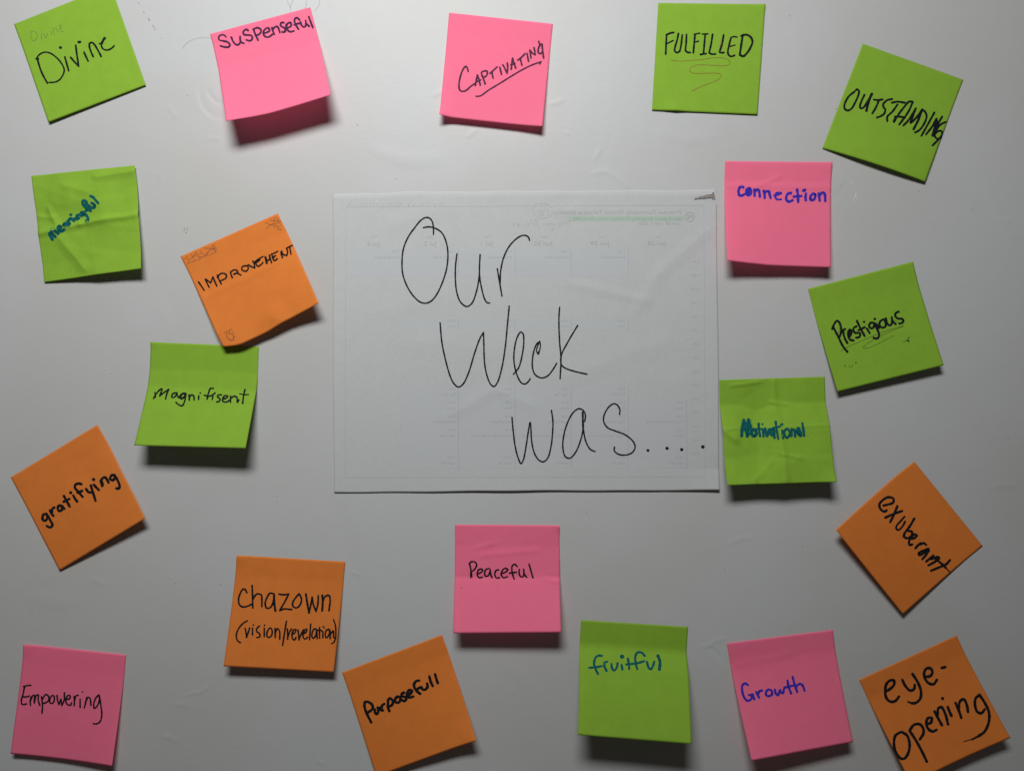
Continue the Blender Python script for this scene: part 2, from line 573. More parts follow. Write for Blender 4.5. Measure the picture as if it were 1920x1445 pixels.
note('g', [(26.3, 45.7), (207.5, -26.3), (273.2, 159.7), (90.6, 229.2)], (1, 1, 3, 6),
     'lime green note in the top left corner reading Divine in marker and in pencil',
     ('black', [(20, 0, 6.022, 20, "24:292,665 312,668|300,665 340,795 380,880 415,940|17:292,662 330,615 390,592 450,605 520,655 575,720 605,790 590,850 550,905 500,930 436,934|612,645 630,710 655,800|26:560,540 566,541|677,650 720,700 768,750|735,515 748,620 768,750|828,592 850,640 875,692|26:768,479 784,477|932,642 905,580 890,530 892,495 915,482 945,505 985,570 1022,640|1005,497 1030,490|27:1062,434 1045,458 1030,490|18:1030,490 1025,520 1040,550 1075,568 1120,560 1150,540 1170,520")]),
     doodles=[('pencil_writing', 'pencil', [(20, 0, 6.022, 6, "230,370 232,420 245,455 265,467 290,440 300,400 280,365 250,355 225,368|345,385 350,445|338,355 340,358|370,375 400,430 418,375|455,350 465,400|458,320 462,322|490,395 488,330 510,320 525,340 532,370|555,330 572,320 573,295 560,285 553,310 560,345 575,358 600,360")])])

note('p', [(393.6, 64.2), (581.7, 14), (620.2, 178), (423.7, 227.4)], (0, 0, 57, 58),
     'pink note reading SUSPENSEFUL along its top edge, lower half curled far off the board',
     ('purple', [(380, 0, 4.983, 17, "14:218,348 203,332 175,328 150,350 155,375 190,385|18:190,385 230,395 255,420 245,440 210,443 168,432|268,350 285,390 310,418 335,420 350,400 352,375|350,345 352,380 365,400 385,407|425,288 405,278 380,300 385,325 420,330 455,335 465,355 455,378 430,383 408,375|475,275 490,320 518,378|475,275 510,262 540,275 545,300 525,325 495,335|570,315 600,305 625,290 615,265 590,270 568,300 575,335 600,350 630,342 650,325|648,262 655,290 670,325|655,285 670,260 695,250 710,270 722,308|760,215 735,215 728,240 745,255 765,265 770,290 755,305 742,300|780,265 805,260 828,240 820,215 795,222 785,250 795,285 820,300 852,292|14:775,300 780,230|905,190 885,170 865,175 858,200 870,235 895,275|855,235 880,225 905,222|915,210 925,240 945,255 962,245 965,220|962,195 970,225 995,248|992,160 1010,210 1030,262")]),
     mid=-3, prof=((0, 0), (.1, 0), (.35, .16), (1, 1)), power=1.05, bow=((0, 0), (.1, 1), (.25, 3), (.4, 4.2), (.6, 3), (1, 0)))

note('p', [(842, 24.1), (1036.7, 45.2), (1017.1, 237.5), (823.3, 214.5)], (1, 1, 17, 15),
     'pink note at the top centre reading CAPTIVATING, underlined and slanted',
     ('grey', [(810, 10, 6.021, 17, "408,750 400,715 385,693 365,705 335,760 315,830 305,900 312,955 345,975 390,960 440,915 480,890|490,910 500,850 512,790|512,790 530,840 545,905|495,870 550,845|570,800 585,845 600,890|565,800 560,760 590,745 620,745 625,775 600,810 580,815|600,890 588,850|655,772 690,740 735,698|675,755 690,825|765,702 785,782|800,675 825,720 848,768|850,655 855,710 848,768|895,725 900,670 910,600|910,600 925,650 945,712|890,675 935,660|968,622 1010,590 1050,550|995,600 1015,680|1072,545 1090,635|1118,598 1112,560 1105,510|1105,510 1135,545 1165,562|1165,562 1160,520 1152,482|1205,410 1215,450 1200,500 1200,535 1225,550 1250,520|1205,470 1240,440 1245,480|1240,440 1250,520 1260,598|15:500,1030 545,1025 640,960 780,875 900,800 1010,735 1120,680 1200,650 1230,640|15:1230,640 1215,665")]),
     extra=both(curl(0, 1, .13, 9), curl(1, .98, .25, 3)), mid=-2)

note('g', [(1234.3, 5.9), (1435.7, 7.6), (1420.4, 214.9), (1222.4, 206.6)], (0.4, 3, 3, 2),
     'lime green note reading FULFILLED in black capitals with a thin red squiggle below',
     ('black', [(1210, 0, 6.283, 21, "250,410 245,520 240,640|248,415 290,395 335,385|16:250,520 290,500 328,480|390,400 375,470 350,560 345,600 370,622 400,610 420,540 435,415|485,410 480,520 475,600 500,620 530,622|585,410 575,520 565,628|17:575,408 610,400 640,395|17:580,495 605,495 625,488|18:670,405 735,403|705,410 695,520 685,635|650,645 715,635|792,410 775,520 752,620|752,625 780,640 825,640|922,415 905,520 875,610|875,620 905,625 925,622|16:1010,445 1045,435 1080,440|1010,445 985,540 972,620 985,655 1015,668 1050,655|15:1000,550 1055,535|24:1145,430 1130,530 1115,630|24:1130,425 1185,412 1235,435 1262,490 1240,560 1195,630 1155,665 1110,650")]),
     doodles=[('pen_squiggle', 'red', [(1210, 0, 6.283, 6, "303,708 340,716 400,722 470,720 560,713 660,705 760,690 860,682 930,690 975,705 998,735 985,765 940,777 850,777 740,770 620,768 560,785 527,815 530,845 565,865 620,868 720,866 820,864 870,870 898,890 880,925 830,955 740,992 640,1030 543,1080|5:905,450 885,530 870,600")])],
     extra=both(curl(.22, 1, .16, 3), curl(1, 0, .12, 2)))

note('g', [(1617.6, 82.2), (1806.4, 149.8), (1734.8, 341.2), (1542, 277.9)], (.5, .5, 6, 1.5),
     'lime green note tilted to the right at the upper right, reading OUTSTANDING in black capitals',
     ('black', [(1530, 70, 5.162, 19, "370,530 320,570 280,640 275,685 300,710 340,695 380,630 410,560 415,520 395,505 385,515|468,560 440,620 425,670 435,690 460,680 500,620 540,550|24:540,550 510,620 488,712|560,605 600,610 645,603|608,612 580,680 545,738|735,600 690,610 650,650 655,680 670,700 660,740 625,765 590,778|735,635 790,625 860,635|790,650 740,720 690,770 690,812|935,625 900,625 850,680 790,760 755,820|935,630 900,710 840,800 805,845|765,770 815,770 860,780|24:755,815 775,775|965,690 930,750 890,810 845,855|965,690 940,760 915,830 960,790 1025,705|22:1025,705 990,800 945,890|1030,700 1060,730 1070,770 1045,840 1000,900 960,922|1145,730 1090,830 1020,955|1165,790 1120,870 1065,940|1165,790 1150,870 1125,950|1220,770 1175,850 1130,955|1255,820 1200,850 1160,910 1150,960 1180,985 1215,960 1215,910 1180,910 1150,935|1215,955 1175,1000 1128,1048|32:1165,810 1155,870 1145,905")]),
     mid=7)

note('p', [(1359.4, 302.1), (1561.2, 303.6), (1558.1, 501.3), (1363.8, 488.5)], (.5, 4, 26, 40),
     'pink note right of the white sheet reading connection in blue marker',
     ('blue', [(1340, 290, 6.021, 29, "322,368 300,360 275,385 270,430 280,460 310,462 340,445|385,380 360,400 358,440 375,460 400,450 410,410 395,380 380,400 380,440|448,398 450,430 450,465|450,425 470,400 495,400 505,430 510,475|555,410 562,450 565,490|562,440 585,415 610,415 620,450 632,490|22:670,462 710,455 750,435 720,430 690,440 685,475 700,505 750,505|860,435 830,440 808,475 812,515 840,532 880,515|930,395 940,460 942,535|895,475 980,468|1030,440 1025,480 1028,515|36:1002,407 1018,400|1110,440 1085,465 1082,505 1110,515 1130,490 1135,455 1115,440|1175,440 1185,520|1185,460 1215,430 1240,440 1248,525")]),
     mid=-6, bow=((0, 0), (.4, 2.6), (1, 0)), extra=both(folds([(.3, .24, .52, .14, .03, 1.5), (.0, .235, 1, .235, .06, 1.2)]), curl(1, 0, .15, 2)))

note('g', [(58.8, 329.9), (252.6, 310.3), (264.3, 503.5), (82.9, 529.2)], (0, 6, 26, 3),
     'crumpled lime green note at the left reading Meaningful in small slanted teal marker',
     ('teal', [(80, 360, 14.45, 78, "265,1290 215,1200 182,1130 200,1100 240,1100|235,1085 280,1150 340,1215|240,1060 250,1015 275,1010 330,1050 380,1100 420,1130|440,1000 480,990 490,950 450,925 415,960 420,1020 460,1060 520,1060 575,1025|95:445,960 450,1000|620,860 575,880 580,930 620,930 650,890|600,850 660,870 700,910|100:600,890 620,900|680,800 720,850 735,860|700,800 730,740 780,720 820,760 850,785|60:755,618 772,620|885,722 940,740|930,640 945,690 985,710|930,640 980,620 1050,645|1090,560 1050,555 1045,590 1060,630 1100,620 1110,570|1100,560 1170,620 1220,690 1230,750 1210,785 1190,788|1300,515 1240,470 1140,390 1085,310 1090,250 1140,240 1180,270 1185,320 1160,370|1170,510 1230,480 1290,450|1240,365 1280,400 1340,430 1390,420 1410,380 1380,330 1330,300|68:1300,115 1370,150 1430,220 1500,300")]),
     extra=both(crumple(4, 18, 20), folds([(0, .55, .45, .505, .05, 3.2), (.4, .505, 1, .47, .05, 3.4), (0, .52, 1, .49, .16, 3.0), (.6, .08, 1, .05, .07, 3.2), (.12, .3, .2, .5, .06, 3.2), (.2, .6, .45, .95, .09, 3.4), (.0, .38, .2, .42, .05, 2.0), (.3, .12, .55, .22, .07, 1.8)])), wob=1, n=84, m=84)

note('o', [(338.3, 480.7), (520.9, 400.1), (597.4, 568.3), (418.2, 649.6)], (.5, .5, 40, 22),
     'orange note reading IMPROVEMENT with pencil doodles, lapping over the green note below it',
     ('black', [(330, 390, 5.161, 15, "218,715 245,755 272,795|285,690 300,725 320,765|290,690 335,725|335,725 358,668|358,668 375,710 395,755|400,650 415,690 438,735|400,672 425,640 460,632 488,650 480,680 430,705|527,620 535,650 545,675|527,622 560,600 590,605 595,625 560,640|560,640 595,632 628,650"),
                (440, 450, 16, 44, "250,790 215,840 215,890 270,925 330,940 385,900 410,840 390,785 320,775 250,790|405,740 500,800 600,840|540,630 580,700 600,840|580,680 720,570 850,495|600,690 700,640 760,590|600,650 650,740 700,790 780,750 850,675|80:620,670 720,610|60:920,510 940,600 965,695|920,510 985,620|985,620 1045,590 1045,460|1045,460 1075,580 1105,680|1095,435 1200,390 1290,340|1130,490 1150,570 1200,620 1280,560|1150,530 1225,470|60:1135,490 1160,530|1385,380 1410,460 1435,530|60:1400,370 1410,440|1410,330 1450,430 1560,470|1555,250 1590,350 1565,465|1560,250 1640,200 1730,165|1650,210 1670,320 1690,425")]),
     mid=-12,
     doodles=[('pencil_doodle', 'pencilo', [(335, 440, 21.33, 15, "340,1190 440,1020 560,890 740,820 880,750|240,1000 290,910 350,900 380,840|470,760 560,880 640,1060|620,1060 780,1000 920,940|400,1140 620,1060|690,690 740,800 800,910 900,900|870,600 890,700 1000,800 1050,870|560,890 700,690|1050,830 1200,660 1400,400|1080,860 1300,780 1500,660|990,530 1200,550 1520,560|1420,380 1400,520 1500,720|1380,600 1540,640|1300,620 1490,480|780,900 1060,870|330,960 420,1000|1100,820 1250,600"),
                                            (490, 400, 36.12, 25, "270,630 560,760 800,800 1300,950|580,380 680,470 870,500 1190,540 1340,575|900,260 860,500 830,690|700,740 560,840 300,1050|1190,540 960,780 880,880|880,840 900,1010|1150,430 1250,700 1330,800|600,800 1000,640|1060,1080 1380,1120|1050,880 1200,1100|1000,280 1200,560"),
                                            (330, 390, 5.161, 4, "480,1215 520,1215 560,1240 545,1280 495,1250 487,1225|520,1170 520,1210|487,1245 535,1282 568,1245|530,1165 560,1220|470,1205 515,1185|555,1240 560,1275")])],
     bow=((0, 0), (.05, 4), (.15, 9.5), (.45, 7.5), (.6, 3.5), (.8, 1.5), (1, 0)), extra=both(curl(.0, 1, .2, -6), curl(.55, .92, .2, 5), folds([(.58, .9, .66, .82, .03, 1.5), (.0, .47, .8, .45, .05, .8)])))

note('g', [(281.7, 640.8), (485.6, 649.8), (460.4, 840.1), (251.7, 834.7)], (0, 0, 54, 50),
     'lime green note reading Magnifisent, tucked under the corner of an orange note',
     ('black', [(240, 630, 5.558, 16, "268,648 290,605 345,550 355,550 330,622|330,622 385,580 425,555|425,555 405,600 392,655|12:280,585 288,635|505,590 475,595 455,625 465,640 495,625 510,590|510,590 515,620 530,640|22:600,600 570,600 545,630 555,650 590,630 600,600|600,600 595,660 565,725 530,715 500,690|635,610 640,665|640,640 665,610 685,625 690,665|738,622 735,658|752,590 754,592|890,545 860,545 840,590 825,655|795,615 850,625 900,600|885,625 878,660|905,590 907,592|975,610 940,615 935,635 960,655 950,680 925,685|990,655 1025,645 1040,625 1010,620 990,645 990,680 1030,685 1055,670|1070,625 1068,690|1070,650 1110,625 1135,640 1140,690 1155,665|1220,555 1205,620 1195,700|12:1165,600 1210,610 1255,608")]),
     prof=((0, 0), (.25, .0), (.42, .12), (1, 1)), power=1.05, extra=curl(0, 0, .1, 2.5))

note('o', [(20, 894.4), (182.6, 796), (272.3, 971.6), (111.3, 1068.9)], (.5, 3, 24, 4),
     'orange note at the left edge reading gratifying in rounded dark marker',
     ('black', [(10, 790, 4.983, 23, "385,860 355,870 350,915 375,925 395,890 385,865|390,870 420,920 440,970 415,988 390,975|418,830 435,865 450,880|435,850 440,815 458,802|535,790 500,785 490,815 505,835 530,820 530,790|525,790 550,812|548,695 575,745 602,793|545,748 598,722|635,690 655,725 670,745|26:610,663 612,664|712,585 685,578 655,590 650,615 690,665 722,702|675,665 716,647|755,630 780,660 808,660|800,598 815,650 843,738|828,590 850,615 873,637|26:823,540 826,541|890,550 905,600|910,590 900,540 930,520 950,540 965,570|1020,500 990,505 980,535 1005,548 1025,520 1020,500|1020,500 1050,550 1068,600 1060,625 1038,624")]),
     extra=both(crumple(9, 7, 4), curl(1, .5, .3, 3)))

note('g', [(1514.9, 541.3), (1712.1, 490.3), (1769.6, 684.6), (1570.6, 734.1)], (.5, 1, 20, 15),
     'lime green note reading Prestigious in bold black with thin underlines and tiny pen faces',
     ('black', [(1550, 570, 11.118, 43, "115,520 150,430 210,350 260,380 295,470 300,580 270,680|140,480 250,700 340,880 430,995|385,520 350,540 350,620 380,720 430,810|480,670 510,620 510,550 480,530 450,600 455,690 490,745 560,760|52:490,560 490,640|620,465 570,490 555,550 600,600 680,600 700,640 670,690 615,700|630,350 700,500 790,665|660,545 790,485|840,510 895,605|44:775,370 785,371|990,390 920,390 885,440 910,500 960,500 990,440 985,395|990,400 1050,520 1090,620 1080,690 1030,720 975,700|1030,410 1090,500|44:1000,310 1008,310|1140,340 1100,390 1110,460 1160,490 1220,470 1230,400 1190,320 1140,340|1230,295 1260,400 1310,445 1350,420 1365,350|1355,275 1370,350 1440,420|1500,155 1440,190 1430,250 1480,300 1570,310 1600,350 1560,400 1515,405")]),
     doodles=[('pen_doodle', 'thin', [(1550, 570, 11.118, 9, "300,975 430,900 700,780 1100,610 1400,510 1610,455 1350,560 1100,680 900,790 780,880 760,905 830,920 1000,860 1400,655|455,1285 490,1310 530,1295 545,1255|26:383,1285|30:605,1217|13:1600,785 1640,775|20:1660,760 1690,740 1710,790|16:1680,770 1725,760|28:1712,700|7:250,430 262,520 245,640|7:390,620 420,560 470,530|7:490,700 540,720|7:1480,180 1535,184|7:1400,330 1500,380|7:1530,290 1590,292|7:720,540 800,620|7:800,430 830,430")])])

note('g', [(1348.5, 712), (1546.4, 705.8), (1569.3, 903.6), (1363.6, 909.5)], (1.4, 1, 40, 41),
     'creased lime green note beside the white sheet reading Motivational in teal',
     ('teal', [(1380, 770, 13.714, 80, "145,640 160,450 200,240|200,240 250,400 290,560|290,650 295,400 320,230|320,230 370,400 400,600|110:250,420 300,600|440,480 400,550 410,620 480,640 520,590 500,500 440,480|60:580,330 590,480 620,650|50:540,460 700,470|62:690,500 710,650|50:676,342 684,342|68:750,450 770,560 800,650|68:850,480 830,580 800,650|900,480 890,560 930,620 970,600 960,480 900,480|66:970,480 975,600 990,690|58:1020,280 1040,450 1085,720|46:960,430 1130,405|66:1165,355 1185,345|62:1190,510 1210,700|58:1290,470 1240,540 1260,640 1310,690 1370,640 1380,540 1330,470 1290,470|58:1430,470 1430,650|58:1430,500 1490,480 1520,660|1600,450 1570,540 1620,600 1660,560|84:1620,460 1660,630|62:1705,320 1730,480 1750,640|5:390,220 440,440|5:440,560 448,690")]),
     prof=((0, 0), (.235, .0), (.25, .02), (.48, .46), (.52, .5), (.74, .66), (.77, .70), (1, 1)), power=1.0,
     extra=both(crumple(21, 14, 14), folds([(.52, 0, .52, .48, .06, 3.0), (.535, .52, .535, 1, .07, 3.4), (.45, .22, .66, .26, .035, 2.6), (.5, .29, .5, .34, .03, 2.2), (0, .48, .13, .6, .06, 3.6), (.5, .72, .72, .77, .035, 2.4), (.1, .06, .4, .03, .03, 2.0), (.0, .49, .15, .47, .02, 1.6), (.6, .475, 1, .47, .018, 1.4), (.25, .98, .45, .78, .05, 1.8)]), curl(1, 1, .16, 6)), n=80, m=80, wob=1.0, base=1.6)

note('o', [(1714, 864.6), (1842.7, 1023), (1693.5, 1151), (1567.3, 992.9)], (1, 1, 12, 26),
     'orange note turned like a diamond at the right, reading exuberant down its slope',
     ('black', [(1560, 860, 4.817, 21, "465,420 510,410 550,395 555,360 510,345 460,370 428,410 440,455 475,475 492,464|480,530 560,495 633,469|590,425 560,500 525,570|17:655,520 620,560 585,600 580,630 600,640 635,610 660,565|742,540 700,610 655,670|655,670 650,700 680,715 720,690 720,655 690,650|700,720 740,715 765,690 745,680 710,710 695,750 700,775 723,772|800,760 775,780 754,806|795,770 830,760 850,775|870,810 830,825 785,850 788,868 820,855 860,825|875,825 845,870 815,905|915,872 880,900 852,925|890,905 960,885 968,895 925,930 870,960|1065,912 1030,950 950,985 895,1008|20:935,900 1000,955 1030,985|12:1030,985 1062,1018")]),
     mid=-1)

note('o', [(443.7, 1040.8), (647.2, 1052.4), (625.6, 1259.7), (419.1, 1248.4)], (2.5, 1, 21, 26),
     'orange note reading chazown (vision/revelation) in two lines of black marker',
     ('black', [(410, 1030, 6.02, 19, "318,485 300,450 275,445 245,490 225,560 235,620 270,645 330,635 370,615|378,405 382,520 385,655|385,560 430,500 480,510 488,560 488,640|620,495 580,490 545,540 525,610 545,660 585,650 615,590 625,500|24:625,510 628,600 640,690|680,500 730,508 790,500|790,502 750,580 690,685|690,685 740,668 825,675|905,500 870,540 835,600 840,640 880,655 920,620 935,560 915,505|22:985,500 1000,600 1020,710|1020,710 1040,620 1055,535|1055,535 1070,620 1100,695|1100,695 1120,610 1125,520|22:1170,515 1175,600 1168,690|1172,600 1200,530 1245,515 1258,560 1245,690|17:325,800 270,835 220,900 200,960 210,1020 245,1048|17:300,885 310,940 315,990|17:315,990 335,930 350,880|17:382,885 382,960|17:390,848 393,849|17:460,860 430,890 430,920 460,945 465,980 430,990|17:515,880 515,980|17:518,850 519,851|17:575,885 550,920 545,970 565,990 595,970 605,920 590,885 575,885|17:635,885 640,990|17:640,940 660,890 685,910 690,1010|18:765,805 745,930 722,1078"),
                (520, 1150, 16, 45, "300,450 310,600 310,760|320,680 370,540 430,455|450,620 520,570 560,480 510,470 450,560 440,680 470,760 520,780 560,710|620,480 640,650 650,780|650,780 700,640 780,480|780,600 850,560 890,470 850,460 790,550 770,660 800,740 850,750 910,700|1000,310 985,550 965,775|1170,460 1110,450 1050,560 1040,690 1080,730 1140,670 1180,520|1180,480 1190,600 1195,740|1270,410 1265,560 1270,730|1180,500 1290,490 1360,520|1360,520 1370,620 1365,720|36:1370,375 1415,425|1540,460 1470,500 1440,600 1460,710 1500,700 1560,600 1580,500 1540,460|62:1570,510 1580,620|1590,540 1585,740|1600,600 1680,510 1690,700 1710,720|42:1685,175 1740,330 1755,550 1740,750 1690,860 1630,890")]),
     extra=curl(.0, 0.02, .12, 2.5))

note('p', [(853, 983), (1049.2, 984.7), (1052, 1184.9), (849.9, 1186.6)], (.6, 2, 46, 41),
     'pink note below the white sheet reading Peaceful, creased across the middle',
     ('black', [(830, 970, 5.779, 17, "290,495 305,560 315,640|10:300,600 303,655|288,500 310,478 350,480 368,510 345,560 305,590|375,610 410,595 435,570 415,555 385,570 375,620 395,648 430,645|500,550 470,560 455,600 465,635 495,625 515,580|515,560 520,610 535,650|605,565 580,570 565,610 580,650 615,650|635,605 680,590 705,560 675,548 645,575 635,620 660,650 700,640|808,530 785,505 755,520 750,570 760,620 775,665|725,600 800,590|830,560 830,610 850,640 875,635 880,590|878,560 885,610 910,645|935,500 955,570 978,650|5:198,765 206,766")]),
     prof=((0, 0), (.2, .0), (.49, .12), (.51, .16), (1, 1)), power=1.0,
     extra=both(folds([(0, .50, 1, .50, .02, -1.4), (.8, .49, 1, .54, .03, 1.6), (.2, .22, .4, .17, .03, 1.5), (.25, .29, .8, .24, .04, 1.1)]), curl(1, 0, .1, 3), crumple(31, 5, 3)))

note('g', [(1089.4, 1161.6), (1290, 1174.5), (1296.5, 1394.1), (1083.7, 1377.1)], (.5, .5, 78, 72),
     'lime green note at the bottom reading fruitful in teal, its lower part bent outwards',
     ('teal', [(1070, 1150, 4.9, 20, "285,385 250,385 225,410 215,460 230,510 250,550|170,495 230,490 285,480|335,440 312,447 310,480 330,525|375,460 380,500 400,518 425,490 430,455|468,470 475,510|32:470,393 474,393|525,410 535,460 538,505|510,465 600,455 675,435|680,385 650,355 615,355 595,385 595,440 612,508|700,440 715,490 735,510 755,480 768,440|26:802,385 820,440 815,510")]),
     prof=((0, 0), (.21, .0), (.25, .03), (.42, .32), (.7, .68), (1, 1)), power=1.0)

note('p', [(43.2, 1207.3), (235.9, 1226.7), (209.9, 1435.8), (19.7, 1412.3)], (3, 1.5, 20, 13),
     'pink note in the bottom left corner reading Empowering in thin black marker',
     ('black', [(10, 1190, 5.667, 16, "195,545 235,535 270,533|205,545 190,620 170,700 180,735 225,730|185,655 225,655 255,645|275,655 265,700 268,745|270,690 295,640 310,640 308,690 308,720|310,710 330,640 350,635 350,690 368,745|385,650 395,740 390,830|395,680 430,630 460,650 455,700 410,725|500,640 475,670 475,715 500,725 520,690 515,645 500,640|550,640 555,690 570,735|570,735 590,680|590,680 600,745|600,745 625,690 628,612|640,680 680,675 690,645 665,640 645,680 650,725 690,745 705,720|730,650 735,700 732,750|735,690 755,640 775,640|795,680 795,765|820,602 823,603|865,660 855,710 840,770|850,720 880,660 900,670 910,745|990,635 960,670 940,730 945,775 970,760 1000,690 995,635|1000,640 1015,740 1025,850 1005,920 965,942 935,938")]),
     mid=-4, extra=both(curl(0, 0, .15, 3), crumple(41, 4, 3)))

note('o', [(641.4, 1259.8), (828.6, 1189.2), (893.2, 1388.5), (705.7, 1454.9)], (.5, .5, 32, 10),
     'orange note at the bottom reading Purposefull in thick black marker, right corner lifted',
     ('black', [(670, 1250, 12, 58, "310,1235 240,1100 180,960 160,840 180,780 240,780 320,830 350,900 320,960 230,1020|390,950 400,1020 440,1050 470,1000 460,910|510,910 550,970 575,970|540,940 560,860 605,825|460,910 500,950|690,780 690,900 720,985|690,740 730,700 790,740 800,810 750,870 700,880|900,660 860,700 850,770 900,800 960,760 970,690 920,660|1050,570 1000,600 1000,650 1080,670 1100,720 1050,760 1010,740|1140,640 1200,590 1230,530 1170,510 1130,560 1120,630 1170,680 1255,660|1230,530 1180,600|1390,300 1330,310 1280,370 1280,440 1330,530 1410,595|1340,500 1400,460 1440,450|1440,450 1470,500 1530,500 1580,440 1570,370|1620,205 1650,320 1695,420|1750,160 1780,270 1810,355")]),
     extra=curl(1, 1, .25, 5))

note('p', [(1362.9, 1205.2), (1561.7, 1179.9), (1599.3, 1390.2), (1409.4, 1425.6)], (1.5, .6, 32, 50),
     'pink note at the bottom reading Growth in blue marker',
     ('blue', [(1350, 1170, 5.254, 23, "275,595 245,580 220,600 220,660 240,720 270,750 305,735 315,690|285,695 325,690|320,690 338,737|358,665 375,700 385,720|375,690 390,655 412,650|480,640 455,660 455,695 480,705 510,690 510,655 480,640|540,640 550,680 572,695|572,695 592,645|592,645 602,670 620,675|620,675 635,620|665,552 675,610 700,678|645,618 740,597|715,517 735,590 760,663|745,620 780,585 810,595 833,652")]),
     extra=both(crumple(51, 4, 3), folds([(.05, .2, .6, .17, .06, 1.0)])))

note('o', [(1610.6, 1273.5), (1793.5, 1190.1), (1894.7, 1382.6), (1709.5, 1469.3)], (.6, .6, 30, 30),
     'orange note in the bottom right corner reading eye-opening in large looping black letters',
     ('black', [(1600, 1180, 5.453, 27, "330,630 380,600 415,560 415,520 380,515 340,550 325,620 340,700 385,735 430,725 466,682|500,510 530,570 580,620 620,605 628,560|605,452 650,520 690,620 685,700 640,745 600,750|18:600,750 560,736|730,480 790,470 808,430 790,395 750,395 725,430 730,490 770,545 820,555 853,512|905,388 938,381|32:911,700 914,703|480,1045 430,1080 415,1160 430,1240 480,1310 520,1315 560,1260 575,1170 550,1080 500,1045|575,1030 640,1130 700,1240 750,1345|580,1020 620,970 680,965 715,1010 715,1060 680,1118|755,960 790,950 800,900 765,900 745,950 765,1010 810,1038 848,1022|830,832 870,910 905,972|860,870 870,800 900,790 940,860 968,965|965,790 985,840 1003,878|1045,748 1080,830 1103,898|1075,820 1090,730 1130,710 1160,770 1172,840|1290,665 1250,700 1245,780 1270,840 1310,850 1343,812|1290,665 1340,740 1385,840 1385,940 1340,1040 1280,1085|20:1280,1085 1215,1118|10:1215,1115 1130,1142")]),
     mid=-4)

for i, (col, corners, lifts, label, hand, mid, doodles, kw) in enumerate(NOTES):
    sh = Sheet(corners, lifts, mid=mid, seed=i * 7, **kw)
    o = sh.build('sticky_note', PAPERS[col])
    tag(o, label, 'sticky note', 'sticky notes round the white sheet')
    write(sh, o, 'handwriting', hand[0], hand[1], seed=i + 100)
    for nm, ink, blk in doodles:
        write(sh, o, nm, ink, blk, seed=i + 300, dz=0.10)

# ------------------------------------------------------------------ the white sheet in the middle
def sheet_extra(u, t):
    z = folds([(.62, .0, .70, .0, .05, 0)])(u, t) if False else 0
    z = z + 1.6 * np.maximum(0, 1 - np.hypot((u - .60) / .05, (t - .0) / .05)) + 1.8 * np.maximum(0, 1 - np.hypot((u - .62) / .06, (t - .065) / .04))
    # diagonal fold in the upper right, falling towards the middle
    for (u0, t0, u1, t1, wd, am) in [(.98, .13, .84, .29, .03, 1.1), (.84, .29, .79, .41, .03, 1.1), (.62, .31, .82, .37, .025, 1.0), (.02, .02, .02, .98, .02, .5),
                                     (.15, .12, .3, .05, .05, .8), (.3, .75, .42, .66, .03, .9), (.42, .66, .52, .72, .03, .8), (.6, .62, .88, .5, .05, .8), (.2, .5, .5, .53, .06, .6),
                                     (.1, .4, .3, .34, .05, .6), (.35, .2, .55, .24, .05, .6), (.9, .62, .98, .9, .04, .8)]:
        L = math.hypot(u1 - u0, t1 - t0); dx, dy = (u1 - u0) / L, (t1 - t0) / L
        s = (u - u0) * dx + (t - t0) * dy; d = (u - u0) * -dy + (t - t0) * dx
        e = np.clip(np.minimum(s, L - s) / .05 + .6, 0, 1)
        z = z + am * np.maximum(0, 1 - np.abs(d) / wd) * e
    # lower right corner turned up, lower edge waving
    z = z + 5 * np.maximum(0, (u - .86) / .14) * np.maximum(0, (t - .93) / .07)
    z = z + 3.0 * np.exp(-((u - .45) / .2) ** 2) * np.maximum(0, (t - .8) / .2) ** 2
    z = z + 1.5 * np.exp(-((u - .78) / .1) ** 2) * np.maximum(0, (t - .9) / .1)
    z = z + 1.3 * np.clip(t / .014, 0, 1)
    # torn strip at the upper right corner stands off the board
    z = z + 2.2 * np.maximum(0, (u - .915) / .085) * np.clip((0.032 - t) / .012, 0, 1)
    return z
def torn(u, t):
    lo = .026 + (u - .94) * -.02
    hi = .0255 + np.maximum(0, (u - .94)) / .045 * .030
    slot = False & (u > .94) & (t > lo) & (t < np.minimum(hi, .052))
    edge = (u > .991 + .004 * np.sin(t * 300)) & (t < .052)
    rnd = ((u < .012) & (t < .015) & (np.hypot((u - .012) / .012, (t - .015) / .015) > 1))
    return slot | edge | rnd
main = Sheet([(623.5, 360.5), (1344, 355.5), (1350, 918.5), (626, 922.5)], (.2, .2, .7, .4), n=260, m=200,
             prof=((0, 0), (.1, 0), (1, 1)), base=0.35, extra=sheet_extra, seed=77, wob=.4)
_w = np.clip((.22 - main.u) / .12, 0, 1)
main.G[..., 1] += (2.6 * _w ** 2 * (3 - 2 * _w) + 0.5 * np.sin(main.u * 23) + 0.35 * np.sin(main.u * 51 + 1)) * (1 - main.t) ** 25
main.G[..., 1] += (0.8 * np.sin(main.u * 9 + .5) + 0.4 * np.sin(main.u * 31)) * main.t ** 25
main.G[..., 0] += 0.7 * np.sin(main.t * 8) * ((1 - main.u) ** 30 - main.u ** 30)
torn_spot = (lambda: write(main, sheet, 'torn_edge', 'torn', [(0, 0, 1, 4.2, "2.5:1303,373 1314,371|4.2:1312,371 1326,369.5|5.6:1322,369 1338,367")], seed=31, dz=1.3))
sheet = main.build('paper_sheet', WHITE, skip=torn)
torn_spot()
tag(sheet, 'white letter sheet in the centre reading Our Week was....', 'paper sheet')

